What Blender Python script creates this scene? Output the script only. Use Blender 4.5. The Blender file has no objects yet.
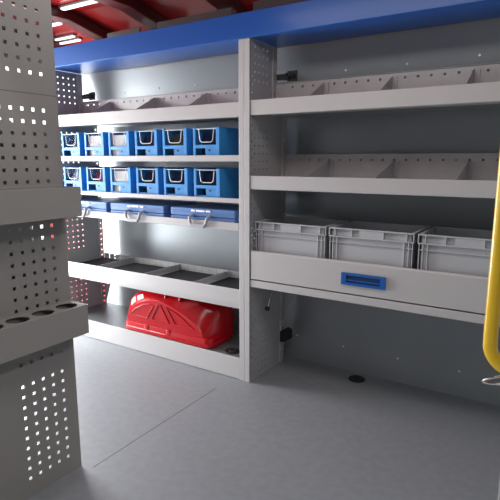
import bpy, bmesh, math, random
from mathutils import Vector, Matrix
random.seed(7)
S = bpy.context.scene
COL = S.collection
PI = math.pi

# ------------------------------------------------------------------ camera
cd = bpy.data.cameras.new('camera'); cam = bpy.data.objects.new('camera', cd); COL.objects.link(cam)
F = Vector((-0.52791027, 0.83020293, -0.17909171)); R = Vector((0.843799, 0.536659, 0.000479)); U = R.cross(F)
M = Matrix((R, U, -F)).transposed().to_4x4(); M.translation = Vector((1.43343, -2.15, 1.20495))
cam.matrix_world = M
cd.sensor_width = 36; cd.sensor_fit = 'HORIZONTAL'; cd.lens = 494.34 / 500 * 36
cd.clip_start = 0.02
S.camera = cam

# ------------------------------------------------------------------ world, lights, exposure
w = bpy.data.worlds.new('world'); S.world = w; w.use_nodes = True
nt = w.node_tree; bg = nt.nodes['Background']
# dim workshop all round, bright daylight beyond the rear doors (-X)
tcw = nt.nodes.new('ShaderNodeTexCoord'); dt = nt.nodes.new('ShaderNodeVectorMath'); dt.operation = 'DOT_PRODUCT'
dt.inputs[1].default_value = (-0.97, 0.2, 0.12); nt.links.new(tcw.outputs['Generated'], dt.inputs[0])
mr = nt.nodes.new('ShaderNodeMapRange'); mr.interpolation_type = 'SMOOTHSTEP'
mr.inputs['From Min'].default_value = 0.25; mr.inputs['From Max'].default_value = 0.85
mr.inputs['To Min'].default_value = 0.12; mr.inputs['To Max'].default_value = 2.6
nt.links.new(dt.outputs['Value'], mr.inputs['Value']); nt.links.new(mr.outputs['Result'], bg.inputs[1])
bg.inputs[0].default_value = (0.94, 0.97, 1.0, 1)

def area(name, loc, target, sx, sy, power, color=(1, 1, 1), spread=PI):
    l = bpy.data.lights.new(name, 'AREA'); l.shape = 'RECTANGLE'; l.size = sx; l.size_y = sy
    l.energy = power; l.color = color; l.spread = spread
    o = bpy.data.objects.new(name, l); COL.objects.link(o)
    o.location = loc
    o.rotation_euler = (Vector(target) - Vector(loc)).to_track_quat('-Z', 'Y').to_euler()
    return o
area('rear_door_daylight', (-2.25, -0.36, 0.95), (0.0, -0.45, 0.25), 1.1, 1.7, 86, (0.97, 0.98, 1.0))
area('low_rear_fill', (-2.2, -0.45, 0.40), (0.0, 0.1, 0.15), 0.6, 0.45, 30, (0.93, 0.97, 1.0))  # added low fill lamp, lifts the back wall and the left floor
area('hall_lamps', (1.9, -4.0, 4.4), (0.3, -0.2, 0.6), 2.6, 1.4, 45, (1.0, 0.97, 0.95))
area('hall_lamp_far', (5.6, -3.3, 5.1), (-0.1, -1.2, 0.8), 0.45, 0.45, 95, (1.0, 0.97, 0.95))
area('van_roof_lamp', (0.55, -0.85, 2.06), (0.55, -0.80, 0.0), 1.4, 0.35, 9.0, (1.0, 0.98, 0.97))

vs = S.view_settings
vs.view_transform = 'Standard'; vs.look = 'None'; vs.exposure = 0.0; vs.gamma = 1; vs.use_curve_mapping = False

# ------------------------------------------------------------------ materials
def mat(name, color, rough=0.5, metal=0.0, spec=0.5, bump=0.0, bscale=400, mottled=0.0, mscale=6, coat=0.0):
    m = bpy.data.materials.new(name); m.use_nodes = True
    nt = m.node_tree; b = nt.nodes['Principled BSDF']
    b.inputs['Base Color'].default_value = (*color, 1)
    b.inputs['Roughness'].default_value = rough; b.inputs['Metallic'].default_value = metal
    b.inputs['Specular IOR Level'].default_value = spec
    b.inputs['Coat Weight'].default_value = coat; b.inputs['Coat Roughness'].default_value = 0.12
    tc = nt.nodes.new('ShaderNodeTexCoord')
    if bump:
        n = nt.nodes.new('ShaderNodeTexNoise'); n.inputs['Scale'].default_value = bscale
        nt.links.new(tc.outputs['Object'], n.inputs['Vector'])
        bp = nt.nodes.new('ShaderNodeBump'); bp.inputs['Strength'].default_value = bump; bp.inputs['Distance'].default_value = 0.001
        nt.links.new(n.outputs['Fac'], bp.inputs['Height']); nt.links.new(bp.outputs['Normal'], b.inputs['Normal'])
    if mottled:
        n = nt.nodes.new('ShaderNodeTexNoise'); n.inputs['Scale'].default_value = mscale; n.inputs['Detail'].default_value = 6
        nt.links.new(tc.outputs['Object'], n.inputs['Vector'])
        r = nt.nodes.new('ShaderNodeValToRGB')
        r.color_ramp.elements[0].position = 0.3; r.color_ramp.elements[1].position = 0.7
        r.color_ramp.elements[0].color = (*[c * (1 - mottled) for c in color], 1)
        r.color_ramp.elements[1].color = (*[min(1, c * (1 + mottled)) for c in color], 1)
        nt.links.new(n.outputs['Fac'], r.inputs['Fac']); nt.links.new(r.outputs['Color'], b.inputs['Base Color'])
    return m
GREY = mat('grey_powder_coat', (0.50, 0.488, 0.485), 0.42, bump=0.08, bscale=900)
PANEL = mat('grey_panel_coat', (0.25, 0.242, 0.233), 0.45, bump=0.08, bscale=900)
SIDE = mat('grey_side_coat', (0.43, 0.43, 0.44), 0.42, bump=0.08, bscale=900)
WALL = mat('grey_lacquered_wall', (0.31, 0.335, 0.35), 0.33, metal=0.35, mottled=0.05, mscale=3)
GALV = mat('galvanised_strip', (0.52, 0.50, 0.49), 0.45, metal=0.2, mottled=0.06, mscale=14)
FLOOR = mat('grey_vinyl_floor', (0.205, 0.217, 0.232), 0.42, bump=0.3, bscale=260, mottled=0.07, mscale=28)
BLUE = mat('blue_fascia_paint', (0.007, 0.09, 0.39), 0.33, coat=0.1)
BINBLUE = mat('blue_bin_plastic', (0.035, 0.27, 0.66), 0.38)
CASEBLUE = mat('blue_case_plastic', (0.09, 0.20, 0.47), 0.4)
HANDBLUE = mat('blue_handle_plastic', (0.01, 0.10, 0.40), 0.35)
RED = mat('red_case_plastic', (0.43, 0.003, 0.008), 0.14, spec=0.5)
ROOFRED = mat('red_roof_paint', (0.40, 0.018, 0.018), 0.22, coat=0.3)
RIBRED = mat('dark_red_rib_paint', (0.11, 0.012, 0.014), 0.4)
YELLOW = mat('yellow_rail_paint', (0.75, 0.46, 0.005), 0.3, coat=0.4)
CHROME = mat('chrome', (0.75, 0.73, 0.71), 0.15, metal=1.0)
BLACK = mat('black_plastic', (0.012, 0.012, 0.013), 0.5)
DARK = mat('dark_steel', (0.05, 0.055, 0.06), 0.45, metal=0.3)
MAT_RUBBER = mat('black_rubber_mat', (0.02, 0.02, 0.022), 0.75, bump=0.3, bscale=300)
EURO = mat('grey_crate_plastic', (0.46, 0.47, 0.49), 0.42)
HANDLEG = mat('pale_grey_handle_plastic', (0.36, 0.37, 0.40), 0.4)
CLIP = mat('bright_clip', (0.75, 0.76, 0.78), 0.3, metal=0.4)
WHITEC = mat('matte_white', (0.78, 0.77, 0.74), 0.6)
PURPLE = mat('purple_edge', (0.25, 0.08, 0.28), 0.5)
MAROON = mat('maroon_pouch', (0.16, 0.02, 0.06), 0.65, spec=0.15)
NAVY = mat('navy_pouch', (0.012, 0.02, 0.06), 0.65, spec=0.15)
SILVERP = mat('grey_pouch', (0.25, 0.29, 0.33), 0.65, spec=0.15)
OLIVE = mat('olive_pouch', (0.07, 0.08, 0.06), 0.65, spec=0.15)
CLEARRIB = mat('clear_plastic_edge', (0.72, 0.74, 0.76), 0.25)
CORN = mat('grey_cornice_trim', (0.20, 0.19, 0.185), 0.5)
BODY = mat('van_body_grey', (0.22, 0.225, 0.23), 0.4)
SEAM = mat('dark_floor_joint', (0.05, 0.05, 0.052), 0.7)
PLANK = mat('outdoor_ground', (0.45, 0.45, 0.44), 0.8, mottled=0.1, mscale=4)
def pane_mat():
    m = bpy.data.materials.new('clear_pane'); m.use_nodes = True; nt = m.node_tree
    nt.nodes.remove(nt.nodes['Principled BSDF']); out = nt.nodes['Material Output']
    t = nt.nodes.new('ShaderNodeBsdfTransparent'); t.inputs[0].default_value = (0.95, 0.96, 0.97, 1)
    g = nt.nodes.new('ShaderNodeBsdfGlossy'); g.inputs['Roughness'].default_value = 0.08
    fr = nt.nodes.new('ShaderNodeFresnel'); fr.inputs[0].default_value = 1.05
    mx = nt.nodes.new('ShaderNodeMixShader')
    nt.links.new(fr.outputs[0], mx.inputs[0]); nt.links.new(t.outputs[0], mx.inputs[1]); nt.links.new(g.outputs[0], mx.inputs[2])
    nt.links.new(mx.outputs[0], out.inputs[0]); return m
PANE = pane_mat()
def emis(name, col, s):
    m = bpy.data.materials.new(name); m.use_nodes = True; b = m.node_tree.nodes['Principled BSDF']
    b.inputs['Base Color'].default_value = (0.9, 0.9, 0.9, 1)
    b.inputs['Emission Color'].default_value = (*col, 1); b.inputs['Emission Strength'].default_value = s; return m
GLINT = emis('reflection_glow', (1, 0.92, 0.91), 1.1)  # glow imitating bright reflections in the roof paint

# ------------------------------------------------------------------ helpers
def box(bm, x0, x1, y0, y1, z0, z1):
    vs_ = [bm.verts.new(p) for p in ((x0,y0,z0),(x1,y0,z0),(x1,y1,z0),(x0,y1,z0),(x0,y0,z1),(x1,y0,z1),(x1,y1,z1),(x0,y1,z1))]
    for f in ((0,3,2,1),(4,5,6,7),(0,1,5,4),(1,2,6,5),(2,3,7,6),(3,0,4,7)): bm.faces.new([vs_[i] for i in f])
def prism(bm, pts, axis, a, b):
    """polygon of 2-D points extruded along an axis: 0 -> (y,z), 1 -> (x,z), 2 -> (x,y)"""
    def P(p, t): return ((t, p[0], p[1]), (p[0], t, p[1]), (p[0], p[1], t))[axis]
    A = [bm.verts.new(P(p, a)) for p in pts]; B = [bm.verts.new(P(p, b)) for p in pts]; n = len(pts)
    bm.faces.new(A); bm.faces.new(B[::-1])
    for i in range(n): bm.faces.new((A[i], B[i], B[(i+1) % n], A[(i+1) % n]))
def tube(bm, pts, r, seg=12, closed=False, caps=True):
    pts = [Vector(p) for p in pts]; rings = []; n = len(pts); up = None
    for i, p in enumerate(pts):
        if closed: d = (pts[(i+1) % n] - pts[i-1]).normalized()
        else: d = (pts[min(i+1, n-1)] - pts[max(i-1, 0)]).normalized()
        if up is None:
            up = d.orthogonal().normalized()
        up = (up - d * up.dot(d)).normalized(); s = d.cross(up)
        rings.append([bm.verts.new(p + r * (math.cos(2*PI*k/seg) * up + math.sin(2*PI*k/seg) * s)) for k in range(seg)])
    for i in range(n if closed else n-1):
        a, b = rings[i], rings[(i+1) % n]
        for k in range(seg): bm.faces.new((a[k], a[(k+1) % seg], b[(k+1) % seg], b[k]))
    if not closed and caps: bm.faces.new(rings[0][::-1]); bm.faces.new(rings[-1])
def lathe(bm, prof, c, seg=28):
    rings = [[bm.verts.new((c[0] + r*math.cos(2*PI*k/seg), c[1] + r*math.sin(2*PI*k/seg), c[2] + z)) for k in range(seg)] for r, z in prof]
    for a, b in zip(rings, rings[1:]):
        for k in range(seg): bm.faces.new((a[k], a[(k+1) % seg], b[(k+1) % seg], b[k]))
    bm.faces.new(rings[0][::-1]); bm.faces.new(rings[-1])
def loft(bm, rings, cap0=True, cap1=True):
    V = [[bm.verts.new(p) for p in r] for r in rings]; n = len(V[0])
    for a, b in zip(V, V[1:]):
        for k in range(n): bm.faces.new((a[k], a[(k+1) % n], b[(k+1) % n], b[k]))
    if cap0: bm.faces.new(V[0][::-1])
    if cap1: bm.faces.new(V[-1])
def perf(bm, axis, c, u0, u1, v0, v1, holes, hs, t, shape=None):
    """sheet with real square holes. axis 0: plane x=c, (u,v)=(y,z); axis 1: plane y=c, (u,v)=(x,z)"""
    h = hs / 2
    us = sorted({round(u0,5), round(u1,5)} | {round(x,5) for hu, hv in holes for x in (hu-h, hu+h) if u0 < x < u1})
    vs_ = sorted({round(v0,5), round(v1,5)} | {round(x,5) for hu, hv in holes for x in (hv-h, hv+h) if v0 < x < v1})
    H = {(round(hu-h,5), round(hv-h,5)) for hu, hv in holes}
    cache = {}
    def V(u, v):
        if (u, v) not in cache:
            cache[(u, v)] = bm.verts.new((c, u, v) if axis == 0 else (u, c, v))
        return cache[(u, v)]
    fs = []
    for i in range(len(us)-1):
        for j in range(len(vs_)-1):
            if (us[i], vs_[j]) in H: continue
            if shape and not shape((us[i]+us[i+1])/2, (vs_[j]+vs_[j+1])/2): continue
            fs.append(bm.faces.new((V(us[i],vs_[j]), V(us[i+1],vs_[j]), V(us[i+1],vs_[j+1]), V(us[i],vs_[j+1]))))
    r = bmesh.ops.extrude_face_region(bm, geom=fs, use_keep_orig=True)
    d = Vector((t, 0, 0)) if axis == 0 else Vector((0, t, 0))
    bmesh.ops.translate(bm, verts=[g for g in r['geom'] if isinstance(g, bmesh.types.BMVert)], vec=d)
def link(name, bm, m, parent=None, bevel=0, seg=2, smooth=False, shift=None):
    bmesh.ops.recalc_face_normals(bm, faces=bm.faces)
    me = bpy.data.meshes.new(name); bm.to_mesh(me); bm.free()
    if isinstance(m, (list, tuple)):
        for x in m: me.materials.append(x)
    else: me.materials.append(m)
    if smooth:
        for p in me.polygons: p.use_smooth = True
    o = bpy.data.objects.new(name, me); COL.objects.link(o)
    if parent is not None:
        o.parent = parent
        root = parent
        off = Vector((0,0,0))
        while root is not None: off += root.location; root = root.parent
        o.location = -off
    if bevel:
        b = o.modifiers.new('bevel', 'BEVEL'); b.width = bevel; b.segments = seg; b.limit_method = 'ANGLE'; b.angle_limit = math.radians(35)
        b.harden_normals = False
    if smooth:
        pass
    return o
def sharp(o, deg=35):
    me = o.data
    bm = bmesh.new(); bm.from_mesh(me)
    for f in bm.faces: f.smooth = True
    for e in bm.edges:
        if len(e.link_faces) == 2 and e.calc_face_angle(0) > math.radians(deg): e.smooth = False
    bm.to_mesh(me); bm.free(); return o
def mesh(name, m, fn, parent=None, **k):
    bm = bmesh.new(); fn(bm); return link(name, bm, m, parent, **k)
def boxes(name, m, lst, parent=None, **k):
    def f(bm):
        for b in lst: box(bm, *b)
    return mesh(name, m, f, parent, **k)
def tag(o, label, cat, group=None):
    o['label'] = label; o['category'] = cat
    if group: o['group'] = group
    return o
def thing(name, loc, label, cat, group=None):
    o = bpy.data.objects.new(name, None); COL.objects.link(o); o.location = loc; o.empty_display_size = 0.05
    return tag(o, label, cat, group)
def struct(o): o['kind'] = 'structure'; return o
def copy_tree(o, parent=None):
    c = o.copy(); COL.objects.link(c)
    if parent is not None: c.parent = parent
    for ch in list(o.children): copy_tree(ch, c)
    return c

# ------------------------------------------------------------------ setting: the van body
struct(boxes('floor', FLOOR, [(-2.2, 1.78, -1.5, 0.46, -0.04, 0.0)]))
struct(boxes('trim_1', SEAM, [(-0.0508, -0.0492, -0.98, -0.16, -0.001, 0.0006)]))
struct(mesh('wall_back', WALL, lambda bm: prism(bm, [(0.44,0),(0.44,1.44),(0.315,1.60),(0.285,1.96),(0.31,1.96),(0.335,1.60),(0.455,1.45),(0.455,0)], 0, -1.56, 1.78)))
struct(boxes('wall_front', BODY, [(1.75, 1.78, -1.5, 0.46, 0, 2.15)]))
struct(boxes('wall_side', BODY, [(-2.0, -0.14, -1.5, -1.45, 0, 2.15)]))
struct(boxes('door_1', BODY, [(1.386, 1.47, -1.31, -1.24, 0.0, 2.12)], bevel=0.012))     # pillar of the sliding door
struct(mesh('ceiling', ROOFRED, lambda bm: prism(bm, [(-1.5,2.02),(-1.35,2.13),(-0.9,2.16),(0.15,2.15),(0.45,2.09),(0.62,1.95),(0.62,1.97),(0.46,2.11),(0.15,2.17),(-0.9,2.18),(-1.36,2.15),(-1.5,2.04)], 0, -2.3, 1.8)))
for i, (x, wd) in enumerate(((-1.42, 0.10), (-0.88, 0.11), (-0.30, 0.10), (0.28, 0.10), (0.86, 0.10), (-1.97, 0.09))):
    struct(mesh('trim_%d' % (i+2), RIBRED, lambda bm: prism(bm, [(-1.4,2.03),(-1.3,2.07),(-0.9,2.10),(0.10,2.09),(0.36,2.035),(0.56,1.92),(0.60,1.965),(0.45,2.088),(0.15,2.148),(-0.9,2.158),(-1.35,2.128),(-1.4,2.08)], 0, x - wd/2, x + wd/2), bevel=0.008))
for i, (a, b) in enumerate(((-1.25, -0.95), (-0.80, -0.24), (-0.10, 0.8))):
    struct(boxes('trim_%d' % (i+8), CORN, [(a, b, 0.29, 0.306, 1.90, 2.035 + 0.008*i)], bevel=0.003))
struct(boxes('door_2', ROOFRED, [(-2.35, -1.62, 0.50, 0.54, 0.0, 0.80)], bevel=0.01))     # open rear door, lower half
struct(boxes('ground', PLANK, [(-8, 8, -9, 8, -0.62, -0.58)]))

# ------------------------------------------------------------------ shelving, left unit
XL = -1.49
SH = lambda y, z: not (y > 0.262 and z > 1.50)
def side_panel(parent, xi, sgn, xf0, xf1, holes, depth=None):
    """xi: plane of the sheet, sheet is thickened in x by -sgn*2 mm"""
    bm = bmesh.new()
    us = holes
    extra = [(0.262, 1.50)]
    # sheet in two heights: full depth below 1.50, shallower above
    perf(bm, 0, xi, 0.004, depth or 0.352, 0.0, 1.50, [h for h in us if h[1] < 1.49], 0.009, -sgn*0.0016)
    perf(bm, 0, xi, 0.004, depth or 0.250, 1.50, 1.788, [h for h in us if h[1] > 1.51 and h[0] < 0.235], 0.009, -sgn*0.0016)
    box(bm, xf0, xf1, -0.001, 0.004, 0.0, 1.788)
    o = link('side_panel', bm, SIDE, parent)
    # front flange, lighter and folded
    boxes('front_flange', GREY, [(xf0, xf1, -0.004, 0.010, 0.0, 1.789)], o, bevel=0.002)
    if depth: return o
    ub = bmesh.new()
    x0, x1 = sorted((xi + sgn*0.0008, xi + sgn*0.010))
    hs1 = [(0.350, 0.06 + 0.04*k) for k in range(36)]; hs2 = [(0.236, 1.545 + 0.04*k) for k in range(6)]
    perf(ub, 0, xi + sgn*0.009, 0.330, 0.368, 0.0, 1.498, hs1, 0.012, -sgn*0.002)
    perf(ub, 0, xi + sgn*0.009, 0.216, 0.254, 1.50, 1.786, hs2, 0.012, -sgn*0.002)
    box(ub, x0, x1, 0.328, 0.3305, 0.0, 1.498); box(ub, x0, x1, 0.214, 0.2165, 1.50, 1.786)
    link('rear_upright', ub, GALV if sgn > 0 else SIDE, o)
    return o
grid = [(0.046 + 0.04*i, 0.04*k + 0.037) for i in range(4) for k in range(44)
        if not (0.38 < 0.04*k+0.037 < 0.56 or 0.98 < 0.04*k+0.037 < 1.12 or 1.40 < 0.04*k+0.037 < 1.57)]
front_col = [(0.020, 0.04*k + 0.057) for k in range(43)]
left_grid = [(0.064 + 0.0425*i, 0.04*k - 0.012) for i in range(4) for k in range(2, 45)
             if not (0.41 < 0.04*k-0.012 < 0.56 or 1.40 < 0.04*k-0.012 < 1.57)]

LU = thing('shelving_unit', (-0.74, 0.18, 0), 'tall grey metal shelving unit left of the middle post, with open shelves', 'shelving')
side_panel(LU, XL, 1, XL-0.033, XL, left_grid)
side_panel(LU, 0.0, -1, 0.0005, 0.0325, [], 0.03)
def divider(parent, x, zf, zb, zd, yb, m=GALV, yf=0.02):
    def f(bm):
        prism(bm, [(yf, zd), (yf, zf), (yb-0.01, zb), (yb, zb), (yb, zd)], 0, x-0.0012, x+0.0012)
        box(bm, x-0.0012, x+0.024, yb-0.003, yb, zd, zb)
    return mesh('divider', m, f, parent)
def lip_shelf(name, parent, x0, x1, z0, z1, deck, depth, strip=None, hole_z=None, x_holes=(), m=GREY, rim=0.012):
    def f(bm):
        prism(bm, [(0.0, z0+0.002), (0.002, z0), (0.03, z0), (0.03, z0+0.002), (rim, z0+0.003), (rim, z1-0.002), (rim-0.002, z1), (0.002, z1), (0.0, z1-0.002)], 0, x0, x1)
        box(bm, x0, x1, rim-0.001, depth, deck-0.003, deck)
    o = mesh(name, m, f, parent, bevel=0.0012)
    if strip:
        bm = bmesh.new()
        perf(bm, 1, depth-0.001, x0, x1, deck-0.003, strip, [(x, z) for x in x_holes for z in hole_z], 0.011, 0.0016)
        box(bm, x0, x1, depth-0.008, depth-0.0011, strip-0.0016, strip)
        link('back_strip', bm, GALV, o)
    return o
hx = [x for x in [-1.478 + 0.0585*k for k in range(26)] if x < -0.01]
L1 = lip_shelf('shelf', LU, XL+0.002, -0.001, 1.421, 1.494, 1.440, 0.245, 1.603, (1.579,), hx)
for x in (-1.19, -0.79, -0.385): divider(L1, x, 1.478, 1.588, 1.441, 0.2425)
lip_shelf('shelf', LU, XL+0.002, -0.001, 1.197, 1.230, 1.205, 0.355)
lip_shelf('shelf', LU, XL+0.002, -0.001, 0.981, 1.006, 0.989, 0.355)
# slide-out tray with a shallow lip
tr = boxes('slide_tray_floor', GREY, [(XL+0.006, -0.004, 0.010, 0.355, 0.838, 0.842)], LU)
boxes('slide_tray_front', GREY, [(XL+0.006, -0.004, 0.0, 0.012, 0.836, 0.877)], LU, bevel=0.002)
# deep shelf tray
L5 = mesh('tray_shelf', GREY, lambda bm: (prism(bm, [(0.0,0.438),(0.004,0.408),(0.012,0.405),(0.03,0.405),(0.03,0.409),(0.014,0.411),(0.012,0.512),(0.010,0.515),(0.002,0.515),(0.0,0.512)], 0, XL+0.002, -0.001),
                                          box(bm, XL+0.002, -0.001, 0.011, 0.36, 0.468, 0.472)), LU, bevel=0.0012)
bm = bmesh.new(); perf(bm, 1, 0.358, XL+0.002, -0.001, 0.468, 0.517, [(x, z) for x in [-1.47 + 0.0585*k for k in range(25)] for z in (0.505, 0.486)], 0.010, 0.0016); link('back_strip', bm, GALV, L5)
boxes('rubber_mat', MAT_RUBBER, [(XL+0.006, -0.005, 0.014, 0.355, 0.4725, 0.4755)], L5)
for x in (-1.16, -0.73, -0.335):
    mesh('divider', SIDE, lambda bm: (box(bm, x-0.002, x+0.002, 0.016, 0.352, 0.476, 0.511), box(bm, x+0.002, x+0.020, 0.016, 0.352, 0.476, 0.478), box(bm, x-0.002, x+0.014, 0.349, 0.354, 0.476, 0.518)), L5)
# plinth
boxes('plinth', GREY, [(XL+0.002, -0.001, -0.002, 0.008, 0.003, 0.124)], LU, bevel=0.0012)
boxes('bottom_shelf', mat('dark_grey_deck', (0.10, 0.105, 0.11), 0.4),  [(XL+0.002, -0.001, 0.008, 0.365, 0.118, 0.122)], LU)
def gusset(parent, x, zt, zb, wd):
    return mesh('gusset', SIDE, lambda bm: prism(bm, [(x, zb), (x+wd, zt), (x, zt)], 1, 0.362, 0.366), parent)
gusset(LU, XL+0.01, 0.46, 0.13, 0.125)
def wall_bracket(parent, x):
    o = boxes('wall_bracket', DARK, [(x, x+0.075, 0.243, 0.247, 1.622, 1.650), (x, x+0.075, 0.247, 0.262, 1.622, 1.625)], parent)
    def f(bm):
        for dx, dz in ((0.075, 0.004), (0.098, 0.0)):
            tube(bm, [(x+dx, 0.226, 1.638+dz), (x+dx, 0.262, 1.638+dz)], 0.012, 6); tube(bm, [(x+dx, 0.205, 1.638+dz), (x+dx, 0.227, 1.638+dz)], 0.006, 8)
        box(bm, x+0.06, x+0.115, 0.252, 0.262, 1.612, 1.664)
    mesh('bolt', DARK, f, o); return o
wall_bracket(LU, XL+0.012)

# ------------------------------------------------------------------ shelving, right unit
XR = 1.60
RU = thing('shelving_unit', (0.8, 0.18, 0), 'grey shelving unit right of the middle post, with drawer and open floor', 'shelving')
side_panel(RU, 0.066, 1, 0.0335, 0.0655, grid + front_col)
side_panel(RU, XR, -1, XR, XR+0.033, [])
hx2 = [x for x in [0.175 + 0.0582*k for k in range(25)] if x < XR-0.01]
R1 = lip_shelf('shelf', RU, 0.068, XR-0.002, 1.425, 1.498, 1.443, 0.245, 1.606, (1.580,), hx2)
for x in (0.355, 0.700, 1.052, 1.40): divider(R1, x, 1.480, 1.588, 1.4435, 0.2425)
hx3 = [x for x in [0.112 + 0.0582*k for k in range(26)] if x < XR-0.01]
R2 = lip_shelf('shelf', RU, 0.068, XR-0.002, 1.057, 1.126, 1.075, 0.358, 1.236, (1.206,), hx3)
for x in (0.346, 0.693, 1.04, 1.39): divider(R2, x, 1.11, 1.20, 1.0755, 0.3555, SIDE)
lip_shelf('shelf', RU, 0.068, XR-0.002, 0.542, 0.580, 0.560, 0.358)
DR = mesh('drawer', GREY, lambda bm: (prism(bm, [(0.002,0.586),(-0.001,0.588),(-0.001,0.732),(0.004,0.738),(0.018,0.738),(0.018,0.728),(0.012,0.726),(0.012,0.586)], 0, 0.071, XR-0.005),
      box(bm, 0.075, XR-0.01, 0.012, 0.345, 0.650, 0.654), box(bm, 0.075, 0.078, 0.012, 0.345, 0.588, 0.70), box(bm, XR-0.013, XR-0.01, 0.012, 0.345, 0.588, 0.70)), RU, bevel=0.0015)
def pull(bm):
    x0, x1, z0, z1 = 0.580, 0.790, 0.630, 0.687
    box(bm, x0, x1, -0.010, 0.0, z1-0.011, z1); box(bm, x0, x1, -0.010, 0.0, z0, z0+0.012)
    box(bm, x0, x0+0.024, -0.010, 0.0, z0+0.0115, z1-0.0105); box(bm, x1-0.024, x1, -0.010, 0.0, z0+0.0115, z1-0.0105)
    box(bm, x0, x1, -0.0025, -0.0012, z0, z1)
h = mesh('handle', HANDBLUE, pull, DR)
boxes('grip_recess', mat('dark_blue_recess', (0.004, 0.03, 0.12), 0.45), [(0.604, 0.766, -0.0035, -0.0024, 0.642, 0.676)], h)
boxes('grip_bar', HANDBLUE, [(0.604, 0.766, -0.009, -0.0034, 0.650, 0.656)], h, bevel=0.001)
gusset(RU, 0.078, 0.54, 0.285, 0.125)
wall_bracket(RU, 0.078)
# rod with a black knob, black catch block
mesh('latch_rod', CHROME, lambda bm: tube(bm, [(0.105, 0.20, 0.545), (0.1, 0.128, 0.400)], 0.004, 10), RU)
mesh('knob', BLACK, lambda bm: (tube(bm, [(0.1, 0.131, 0.406), (0.1, 0.121, 0.385)], 0.0135, 14)), RU, bevel=0.006, seg=3)
mesh('catch_block', BLACK, lambda bm: prism(bm, [(0.070,0.128),(0.070,0.196),(0.106,0.222),(0.134,0.214),(0.136,0.160),(0.104,0.138)], 1, 0.325, 0.365), RU, bevel=0.003)

# ------------------------------------------------------------------ blue fascia
fa = thing('fascia', (0.05, 0.05, 1.79), 'long glossy blue metal canopy across the top of both shelving units', 'fascia')
boxes('front_board', BLUE, [(-1.53, 1.66, -0.012, -0.002, 1.789, 1.907)], fa, bevel=0.003)
boxes('soffit', BLUE, [(-1.53, 1.66, -0.002, 0.268, 1.790, 1.798), (-1.53, 1.66, -0.002, 0.06, 1.900, 1.9065)], fa, bevel=0.002)

# ------------------------------------------------------------------ blue bins
def make_bin(h):
    """front at y=0, base at z=0, left edge x=0, width .176"""
    r = bpy.data.objects.new('storage_bin', None); COL.objects.link(r)
    W, D = 0.176, 0.30
    body = bmesh.new()
    box(body, 0, W, 0.0, D, 0, 0.004); box(body, 0, 0.003, 0.012, D, 0.003, h); box(body, W-0.003, W, 0.012, D, 0.003, h); box(body, 0, W, D-0.003, D, 0.003, h)
    box(body, 0.0, 0.016, 0.0, 0.013, 0.0, h); box(body, W-0.022, W, 0.0, 0.013, 0.0, h)
    box(body, 0.015, W-0.021, 0.0, 0.010, 0.062, 0.080); box(body, 0.078, W-0.021, 0.006, 0.010, 0.003, 0.063); box(body, 0.015, 0.079, 0.004, 0.010, 0.003, 0.024)
    b = link('body', body, BINBLUE, r, bevel=0.0015)
    boxes('slot_hole', BLACK, [(0.100, 0.112, 0.0045, 0.0062, 0.046, 0.056)], b)
    pn = boxes('window', PANE, [(0.016, W-0.022, 0.006, 0.0075, 0.080, h-0.006)], r)
    def u(bm):
        x0, x1, z0, z1 = 0.044, W-0.044, 0.094, h-0.006
        pts = [(x0-0.006, 0.003, z1), (x0, 0.003, z0+0.02), (x0+0.004, 0.003, z0+0.006), (x0+0.016, 0.003, z0), (x1-0.016, 0.003, z0), (x1-0.004, 0.003, z0+0.006), (x1, 0.003, z0+0.02), (x1+0.006, 0.003, z1)]
        tube(bm, pts, 0.0025, 8)
        box(bm, x0-0.03, x1+0.03, 0.002, 0.006, z1-0.004, z1)
    mesh('window_rim', CLEARRIB, u, pn)
    return r
protoA = make_bin(0.172); protoB = make_bin(0.170)
nth = ['first', 'second', 'third', 'fourth', 'fifth', 'sixth']
up_desc = ['navy pouch', 'white carton with a purple edge inside', 'plain white carton inside', 'dark contents', 'dark olive contents inside', 'dark navy contents']
lo_desc = ['pale grey pouch', 'maroon pouch', 'plain white carton inside', 'dark contents', 'pale window lines', 'dark navy contents']
XB = [-1.425, -1.200, -0.978, -0.752, -0.533, -0.311]
pouchm = {0: [NAVY, None, None, NAVY, OLIVE, NAVY], 1: [SILVERP, MAROON, None, NAVY, NAVY, NAVY]}
def pillow(bm, cx, cy, z0, w_, t_, h_):
    n, k = 10, 8
    rings = []
    for i in range(k+1):
        f = i / k; sw = w_/2 * (0.86 + 0.14*math.sin(PI*f)); st = max(0.0015, t_/2 * math.sin(PI*min(1, f*0.92+0.04))**0.7)
        rings.append([(cx + sw*math.copysign(abs(math.cos(a))**0.6, math.cos(a)), cy + st*math.sin(a), z0 + h_*f) for a in [2*PI*j/16 for j in range(16)]])
    loft(bm, rings)
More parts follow.
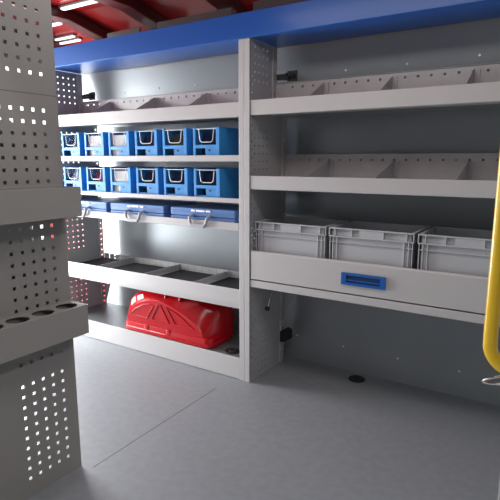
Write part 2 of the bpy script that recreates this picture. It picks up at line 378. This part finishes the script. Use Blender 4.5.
for row, (proto, zb, desc) in enumerate(((protoA, 1.2055, up_desc), (protoB, 0.9895, lo_desc))):
    for i, x in enumerate(XB):
        o = proto if i == 0 else copy_tree(proto)
        o.location = (x, 0.014, zb)
        tag(o, 'blue bin, %s from left, %s row, %s' % (nth[i], 'upper' if row == 0 else 'lower', desc[i]), 'bin', 'blue storage bins on the left shelves')
        rw = 'upper' if row == 0 else 'lower'
        z0 = zb + 0.0045
        if i == 2 or (row == 0 and i == 1):
            c = thing('insert', (x+0.088, 0.10, z0), 'white carton inside the %s blue bin, %s row' % (nth[i], rw), 'insert', 'contents of the blue bins')
            boxes('insert_box', WHITEC, [(x+0.012, x+0.158, 0.032, 0.19, z0, z0+0.145)], c, bevel=0.002)  # plain white box filling this bin's window
            if i == 1: boxes('purple_band', PURPLE, [(x+0.0115, x+0.030, 0.0312, 0.19, z0+0.002, z0+0.1455)], c)
        else:
            c = tag(mesh('pouch', pouchm[row][i], lambda bm: pillow(bm, x+0.085, 0.075, z0, 0.135, 0.065, 0.138), smooth=True),
                    '%s pouch inside the %s blue bin, %s row' % ({NAVY: 'dark navy', OLIVE: 'dark olive', SILVERP: 'pale grey', MAROON: 'maroon'}[pouchm[row][i]], nth[i], rw), 'pouch', 'contents of the blue bins')

# ------------------------------------------------------------------ blue flat cases in the slide-out tray
def make_case():
    r = bpy.data.objects.new('tool_case', None); COL.objects.link(r)
    W = 0.452; D = 0.31
    boxes('lower_shell', CASEBLUE, [(0, W, 0, D, 0, 0.050)], r, bevel=0.005)
    boxes('lid', CASEBLUE, [(0.001, W-0.001, 0.001, D, 0.0515, 0.096)], r, bevel=0.005)
    boxes('lid_rib', CASEBLUE, [(0.012, W-0.012, -0.0015, 0.002, 0.074, 0.080)], r, bevel=0.001)
    for x0, x1 in ((0.158, 0.186), (0.192, 0.252), (0.262, 0.292)):
        boxes('clip', CLIP, [(x0, x1, -0.005, 0.001, 0.078, 0.089)], r, bevel=0.0015)
    def hd(bm):
        c = W/2; pts = []
        y0 = -0.004
        for x, y, z in ((-0.062, 0.004, 0.056), (-0.062, -0.014, 0.056), (-0.061, -0.029, 0.048), (-0.056, -0.032, 0.022), (-0.047, -0.032, 0.010), (-0.034, -0.032, 0.006)): pts.append((c+x, y, z))
        pts += [(2*c-p[0], p[1], p[2]) for p in pts[::-1]]
        tube(bm, pts, 0.0085, 10)
        box(bm, c-0.044, c+0.044, -0.040, -0.025, -0.006, 0.014)
    mesh('handle', HANDLEG, hd, r, bevel=0.001, smooth=False)
    return r
case = make_case()
for i, (x, lb) in enumerate(((-1.482, 'leftmost flat blue case in the shallow tray'), (-0.996, 'middle flat blue case with grey handle in the shallow tray'), (-0.492, 'right flat blue case with grey handle in the shallow tray, beside the middle post'))):
    o = case if i == 0 else copy_tree(case)
    o.location = (x, 0.018, 0.8425); tag(o, lb, 'case', 'flat blue cases in the shallow tray')

# ------------------------------------------------------------------ red power tool case on the plinth
RC = thing('power_tool_case', (-0.54, 0.13, 0.123), 'glossy red arched plastic tool case lying on the bottom shelf', 'case')
def arch(x0, x1, z0, zt, y, nl=1.0, nr=1.0, ax=None, n=30, e=2.0, er=2.0):
    ax = ax if ax is not None else (x0+x1)/2
    pts = [(x0, y, z0)]
    for k in range(n+1):
        t = PI - PI*k/n
        c, s = math.cos(t), math.sin(t); ee = e if c < 0 else er
        px = ax + (ax-x0 if c < 0 else x1-ax)*math.copysign(abs(c)**(2/ee), c)
        pts.append((px, y, z0+0.045 + (zt-z0-0.045)*abs(s)**(2/ee)))
    pts.append((x1, y, z0)); return pts
FACE = arch(-0.868, -0.250, 0.150, 0.352, 0.010, ax=-0.585, e=1.75, er=1.45)
EDGE = arch(-0.874, -0.243, 0.150, 0.358, 0.016, ax=-0.585, e=1.75, er=1.45)
SHOULDER = arch(-0.896, -0.214, 0.150, 0.396, 0.060, ax=-0.56, e=2.9, er=2.9)
def red_body(bm):
    loft(bm, [FACE, EDGE, SHOULDER, arch(-0.898, -0.190, 0.150, 0.401, 0.110, ax=-0.54, e=3.4, er=4.2),
              arch(-0.898, -0.185, 0.150, 0.401, 0.235, ax=-0.54, e=3.4, er=4.2), arch(-0.885, -0.200, 0.150, 0.39, 0.250, ax=-0.54, e=3.4, er=4.2)])
sharp(mesh('shell', RED, red_body, RC), 28)
def flange(bm):
    rr = lambda x0, x1, y0, y1, z, r: [(cx + r*math.cos(a), cy + r*math.sin(a), z) for cx, cy, a0 in ((x1-r, y1-r, 0), (x0+r, y1-r, PI/2), (x0+r, y0+r, PI), (x1-r, y0+r, 1.5*PI)) for a in [a0 + PI/2*k/6 for k in range(7)]]
    loft(bm, [rr(-0.895, -0.195, 0.006, 0.25, 0.1225, 0.04), rr(-0.902, -0.187, 0.000, 0.255, 0.127, 0.045), rr(-0.902, -0.187, 0.000, 0.255, 0.147, 0.045), rr(-0.898, -0.191, 0.004, 0.252, 0.150, 0.043),
              rr(-0.898, -0.192, 0.008, 0.252, 0.176, 0.043), rr(-0.888, -0.20, 0.018, 0.245, 0.181, 0.04)])
sharp(mesh('base_rim', RED, flange, RC), 30)
def raised(name, pts):
    return mesh(name, RED, lambda bm: prism(bm, pts, 1, 0.003, 0.012), RC, bevel=0.003, seg=2)
def relief(poly):
    """recessed-looking field: a thin raised frame along the polygon"""
    return mesh('moulded_rib', RED, lambda bm: tube(bm, [(p[0], 0.0085, p[1]) for p in poly], 0.0048, 8, closed=True), RC)
relief([(-0.835,0.228),(-0.69,0.226),(-0.628,0.316),(-0.66,0.322),(-0.72,0.306),(-0.78,0.274),(-0.815,0.246)])
relief([(-0.645,0.226),(-0.505,0.225),(-0.572,0.330),(-0.588,0.330)])
relief([(-0.455,0.226),(-0.315,0.224),(-0.38,0.262),(-0.45,0.298),(-0.522,0.324)])
for x in (-0.69, -0.51):
    boxes('hinge_lug', RED, [(x-0.014, x+0.014, 0.001, 0.012, 0.150, 0.182)], RC, bevel=0.003)
boxes('top_handle', RED, [(-0.56, -0.545, 0.03, 0.075, 0.365, 0.402), (-0.445, -0.43, 0.03, 0.075, 0.365, 0.402), (-0.56, -0.43, 0.03, 0.055, 0.388, 0.403)], RC, bevel=0.004)
def sticker(bm):
    A, B = EDGE, SHOULDER
    for ks in ((6, 8), (9, 11)):
        rows = []
        for k in range(ks[0], ks[1]+1):
            a, b_ = Vector(A[k]), Vector(B[k]); n = (b_-a).cross(Vector(A[k+1])-a).normalized()
            if n.y > 0: n = -n
            rows.append((a.lerp(b_, 0.25) + n*0.002, a.lerp(b_, 0.80 if ks[0] == 6 else 0.70) + n*0.002))
        for (p, q), (r_, t_) in zip(rows, rows[1:]): bm.faces.new([bm.verts.new(v) for v in (p, q, t_, r_)])
    bmesh.ops.remove_doubles(bm, verts=bm.verts, dist=1e-5)
mesh('sticker', WHITEC, sticker, RC)
RC.location.y += 0.012; RC.location.x -= 0.026

# ------------------------------------------------------------------ euro crates in the drawer
def make_crate():
    r = bpy.data.objects.new('euro_crate', None); COL.objects.link(r)
    W, D, H = 0.400, 0.30, 0.236
    bm = bmesh.new()
    t = 0.012
    box(bm, t, W-t, t, t+0.003, 0, H-0.002); box(bm, t, W-t, D-t-0.003, D-t, 0, H-0.002)
    box(bm, t, t+0.003, t, D-t, 0, H-0.002); box(bm, W-t-0.003, W-t, t, D-t, 0, H-0.002); box(bm, t, W-t, t, D-t, 0, 0.004)
    b = link('shell', bm, EURO, r, bevel=0.001)
    rim = bmesh.new()
    for z0, z1 in ((H-0.006, H), (H-0.044, H-0.039)):
        box(rim, 0, W, 0, t+0.002, z0, z1); box(rim, 0, W, D-t-0.002, D, z0, z1); box(rim, 0, t+0.002, t, D-t, z0, z1); box(rim, W-t-0.002, W, t, D-t, z0, z1)
    box(rim, 0.004, W-0.004, 0.004, t+0.002, H-0.072, H-0.068); 
    link('rim', rim, EURO, r, bevel=0.001)
    rim_o = [c for c in r.children if c.name.startswith('rim')][0]
    for x in (0.0, 0.030, 0.112, 0.262, W-0.034, W-0.004):
        boxes('upper_rib', EURO, [(x, x+0.004, 0.0005, t+0.001, H-0.040, H-0.005)], rim_o, bevel=0.0008)
    boxes('upper_field', EURO, [(0.150, 0.262, 0.003, t+0.001, H-0.040, H-0.005)], rim_o)
    for x in (0.004, 0.020, 0.040, W-0.044, W-0.024, W-0.008):
        boxes('corner_rib', EURO, [(x, x+0.004, 0.003, t+0.001, 0.0, H-0.042)], b, bevel=0.0008)
    return r
crate = make_crate()
for i, (x, lb) in enumerate(((0.080, 'grey euro crate in the drawer, nearest the middle post'), (0.496, 'grey euro crate in the middle of the drawer, above the blue handle'), (0.912, 'grey euro crate at the right of the drawer, behind the yellow rail'))):
    o = crate if i == 0 else copy_tree(crate)
    o.location = (x, 0.026, 0.6545); tag(o, lb, 'crate', 'grey crates in the drawer')

# ------------------------------------------------------------------ lashing points
def anchor(x, y, z, label):
    a = thing('lashing_anchor', (x, y, z), label, 'anchor', 'round black floor anchors')
    sharp(mesh('dish', BLACK, lambda bm: lathe(bm, [(0.046, 0.0), (0.046, 0.003), (0.040, 0.006), (0.034, 0.004), (0.030, 0.0022), (0.001, 0.002)], (x, y, z), 32), a), 40)
    mesh('ring', DARK, lambda bm: tube(bm, [(x+0.02*math.cos(2*PI*k/20), y+0.02*math.sin(2*PI*k/20), z+0.0055) for k in range(20)], 0.0028, 8, closed=True), a)
anchor(-0.098, 0.070, 0.1222, 'round black anchor on the bottom shelf beside the red case')
anchor(0.548, 0.355, 0.0002, 'round black anchor on the floor under the drawer')
# wall rivets
def rivet(x, z, y, lb):
    tag(sharp(mesh('wall_rivet', CLIP, lambda bm: tube(bm, [(x, y+0.002, z), (x, y-0.003, z), (x, y-0.0042, z)], 0.0055, 10))), lb, 'rivet', 'rivets on the back wall')
for x, z, lb in ((0.745, 1.65, 'small rivet high on the back wall, above the second right divider'), (1.058, 1.656, 'small rivet high on the back wall, at the far right'), (0.44, 1.65, 'small rivet high on the back wall, right of the middle post'),
                 (-0.52, 1.65, 'small rivet high on the back wall, left of the middle post'), (-0.82, 1.655, 'small rivet high on the back wall, above the middle left divider'), (-1.13, 1.65, 'small rivet high on the back wall, near the left wall bracket')):
    rivet(x, z, 0.315 - (z-1.60)*0.083, lb)
for x, z, lb in ((0.745, 0.138, 'small bright rivet low on the back wall under the drawer'), (1.06, 0.138, 'small bright rivet low on the back wall, left of the yellow rail'), (0.43, 0.142, 'small bright rivet low on the back wall, above the floor anchor'), (0.13, 0.15, 'small rivet low on the back wall beside the black catch block')):
    rivet(x, z, 0.44, lb)

# ------------------------------------------------------------------ perforated end panel of the opposite unit, left foreground
XP = -0.10
YC = [-1.054 - 0.0402*i for i in range(5)]
EP = thing('perforated_panel', (XP, -1.2, 0), 'tall grey perforated end panel standing in the left foreground', 'panel')
zs_top = [1.691 - 0.0402*k for k in range(6)] + [1.731, 1.772, 1.812]
zs_low = [1.371 - 0.0398*k for k in range(7)] + [0.976, 0.936] + [0.896 - 0.0394*k for k in range(6)] + [0.504] + [0.424 - 0.0391*k for k in range(10)]
bm = bmesh.new(); perf(bm, 0, XP-0.0016, -1.40, -0.996, 1.4235, 1.87, [(y, z) for y in YC for z in zs_top], 0.0118, 0.0016)
box(bm, XP-0.02, XP-0.0002, -0.998, -0.996, 1.4235, 1.87)
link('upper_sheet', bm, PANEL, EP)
bm = bmesh.new(); perf(bm, 0, XP-0.0016, -1.40, -0.996, 0.0, 1.4220, [(y, z) for y in YC for z in zs_low], 0.0118, 0.0016)
box(bm, XP-0.02, XP-0.0002, -0.998, -0.996, 0.0, 1.4220)
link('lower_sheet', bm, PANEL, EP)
boxes('seam_backing', DARK, [(XP-0.0035, XP-0.0018, -1.40, -0.997, 1.408, 1.438)], EP)  # strip added behind the seam to stop light showing through
# unseen boxes placed behind the panel to block daylight through some holes
for z0, z1, xe in ((0.445, 0.915, XP-0.03), (0.918, 1.087, -0.29), (1.09, 1.315, XP-0.03), (1.318, 1.352, -0.37), (1.52, 1.66, XP-0.03)):
    boxes('hole_blocker', SIDE, [(-1.45, xe, -1.44, -1.004, z0, z1)], EP)
boxes('base_cabinet', SIDE, [(-1.45, -0.75, -1.44, -1.004, 0.0, 0.30)], EP)
# box tray hooked on the panel
t1 = thing('tray', (-0.05, -1.2, 1.01), 'upper grey box tray hung on the perforated panel', 'tray')
X0, X1, Y0, Y1 = XP+0.0015, 0.0, -1.40, -1.0
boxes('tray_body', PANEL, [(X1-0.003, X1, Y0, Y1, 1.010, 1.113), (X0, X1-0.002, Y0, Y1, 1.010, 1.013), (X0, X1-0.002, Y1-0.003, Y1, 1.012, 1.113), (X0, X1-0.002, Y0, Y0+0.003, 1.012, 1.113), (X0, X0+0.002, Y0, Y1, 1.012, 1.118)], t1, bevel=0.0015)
# can holder with round openings
t2 = thing('can_holder', (-0.05, -1.2, 0.58), 'lower grey can holder with round openings, on the perforated panel', 'holder')
def can_top(bm):
    z0, z1 = 0.684, 0.687
    cs = [-1.055, -1.150, -1.245, -1.335]; r = 0.037; cx = -0.048; n = 24
    ys = [-1.0] + [(a+b)/2 for a, b in zip(cs, cs[1:])] + [-1.40]
    for c, ya, yb in zip(cs, ys, ys[1:]):
        hi, lo = max(ya, yb), min(ya, yb)
        outer, inner = [], []
        for k in range(n):
            a = 2*PI*(k+0.5)/n; dx, dy = math.cos(a), math.sin(a)
            inner.append((cx + r*dx, c + r*dy))
            s = []
            if dx > 1e-6: s.append((X1-0.001-cx)/dx)
            if dx < -1e-6: s.append((X0+0.002-cx)/dx)
            if dy > 1e-6: s.append((hi-c)/dy)
            if dy < -1e-6: s.append((lo-c)/dy)
            q = min(s); outer.append([cx + q*dx, c + q*dy])
        for corner in ((X1-0.001, hi), (X1-0.001, lo), (X0+0.002, hi), (X0+0.002, lo)):
            j = min(range(n), key=lambda k: (outer[k][0]-corner[0])**2 + (outer[k][1]-corner[1])**2); outer[j] = list(corner)
        rings = [[(*p, z0) for p in inner], [(*p, z0) for p in outer], [(*p, z1) for p in outer], [(*p, z1) for p in inner]]
        V = [[bm.verts.new(p) for p in rg] for rg in rings]
        for a, b in ((0,1),(1,2),(2,3),(3,0)):
            for k in range(n): bm.faces.new((V[a][k], V[a][(k+1)%n], V[b][(k+1)%n], V[b][k]))
mesh('top_plate', PANEL, can_top, t2)
boxes('holder_body', PANEL, [(X1-0.003, X1, Y0, Y1, 0.578, 0.6872), (X0, X1-0.002, Y0, Y1, 0.578, 0.581), (X0, X1-0.002, Y1-0.003, Y1, 0.580, 0.684), (X0, X1-0.002, Y0, Y0+0.003, 0.580, 0.684), (X0, X0+0.002, Y0, Y1, 0.580, 0.692)], t2, bevel=0.0015)

# ------------------------------------------------------------------ yellow grab rail and chrome hook
GR = thing('grab_rail', (1.345, -1.2, 0.84), 'bright yellow tubular grab rail at the right edge', 'rail')
pts = [(1.344, -1.2, 1.75), (1.344, -1.2, 1.4), (1.344, -1.2, 1.1), (1.344, -1.2, 0.893)]
rb = 0.048
for k in range(1, 11):
    a = PI/2 * k / 10
    pts.append((1.344 + rb*(1-math.cos(a)), -1.2 - 0.0*k, 0.881 - rb*math.sin(a)))
pts += [(1.40, -1.2, 0.881-rb), (1.430, -1.215, 0.881-rb), (1.440, -1.236, 0.881-rb)]
sharp(mesh('tube', YELLOW, lambda bm: tube(bm, pts, 0.0122, 24), GR), 50)
sharp(mesh('mounting_flange', YELLOW, lambda bm: tube(bm, [(1.44, -1.234, 0.833), (1.44, -1.2395, 0.833)], 0.024, 20), GR))
def hook(bm):
    c = []
    for k in range(24):
        a = 2*PI*k/24
        c.append((1.372 + 0.033*math.cos(a), -1.219 + 0.002*math.sin(2*a), 0.822 + 0.0075*math.sin(a) + 0.010*math.cos(a)))
    tube(bm, c, 0.0022, 8, closed=True)
    box(bm, 1.398, 1.416, -1.2395, -1.214, 0.824, 0.838)
tag(sharp(mesh('hook', CHROME, hook)), 'small chrome wire loop under the bend of the yellow rail', 'hook')

# ------------------------------------------------------------------ glowing bars standing in for reflections on the red roof
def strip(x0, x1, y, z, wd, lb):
    o = thing('reflection_bar', ((x0+x1)/2, y, z), lb, 'reflection', 'bars imitating reflections on the red roof')
    boxes('bar_back', CORN, [(x0-0.01, x1+0.01, y-wd/2-0.006, y+wd/2+0.006, z+0.004, z+0.014)], o)
    boxes('tube', GLINT, [(x0, x1, y-wd/2, y+wd/2, z-0.008, z+0.004)], o, bevel=0.003)  # the glowing bar itself, not a lamp tube
strip(-1.335, -1.02, 0.015, 2.134, 0.030, 'white bar imitating a reflection on the red roof between two ribs, nearest and longest')
strip(-1.80, -1.60, 0.20, 2.128, 0.030, 'white bar imitating a reflection on the red roof beside the edge of the perforated panel')
strip(-1.90, -1.69, 0.38, 2.090, 0.022, 'white bar imitating a reflection on the red roof, upper of the close pair')
strip(-2.0, -1.70, 0.44, 2.078, 0.022, 'white bar imitating a reflection on the red roof, lower of the close pair')
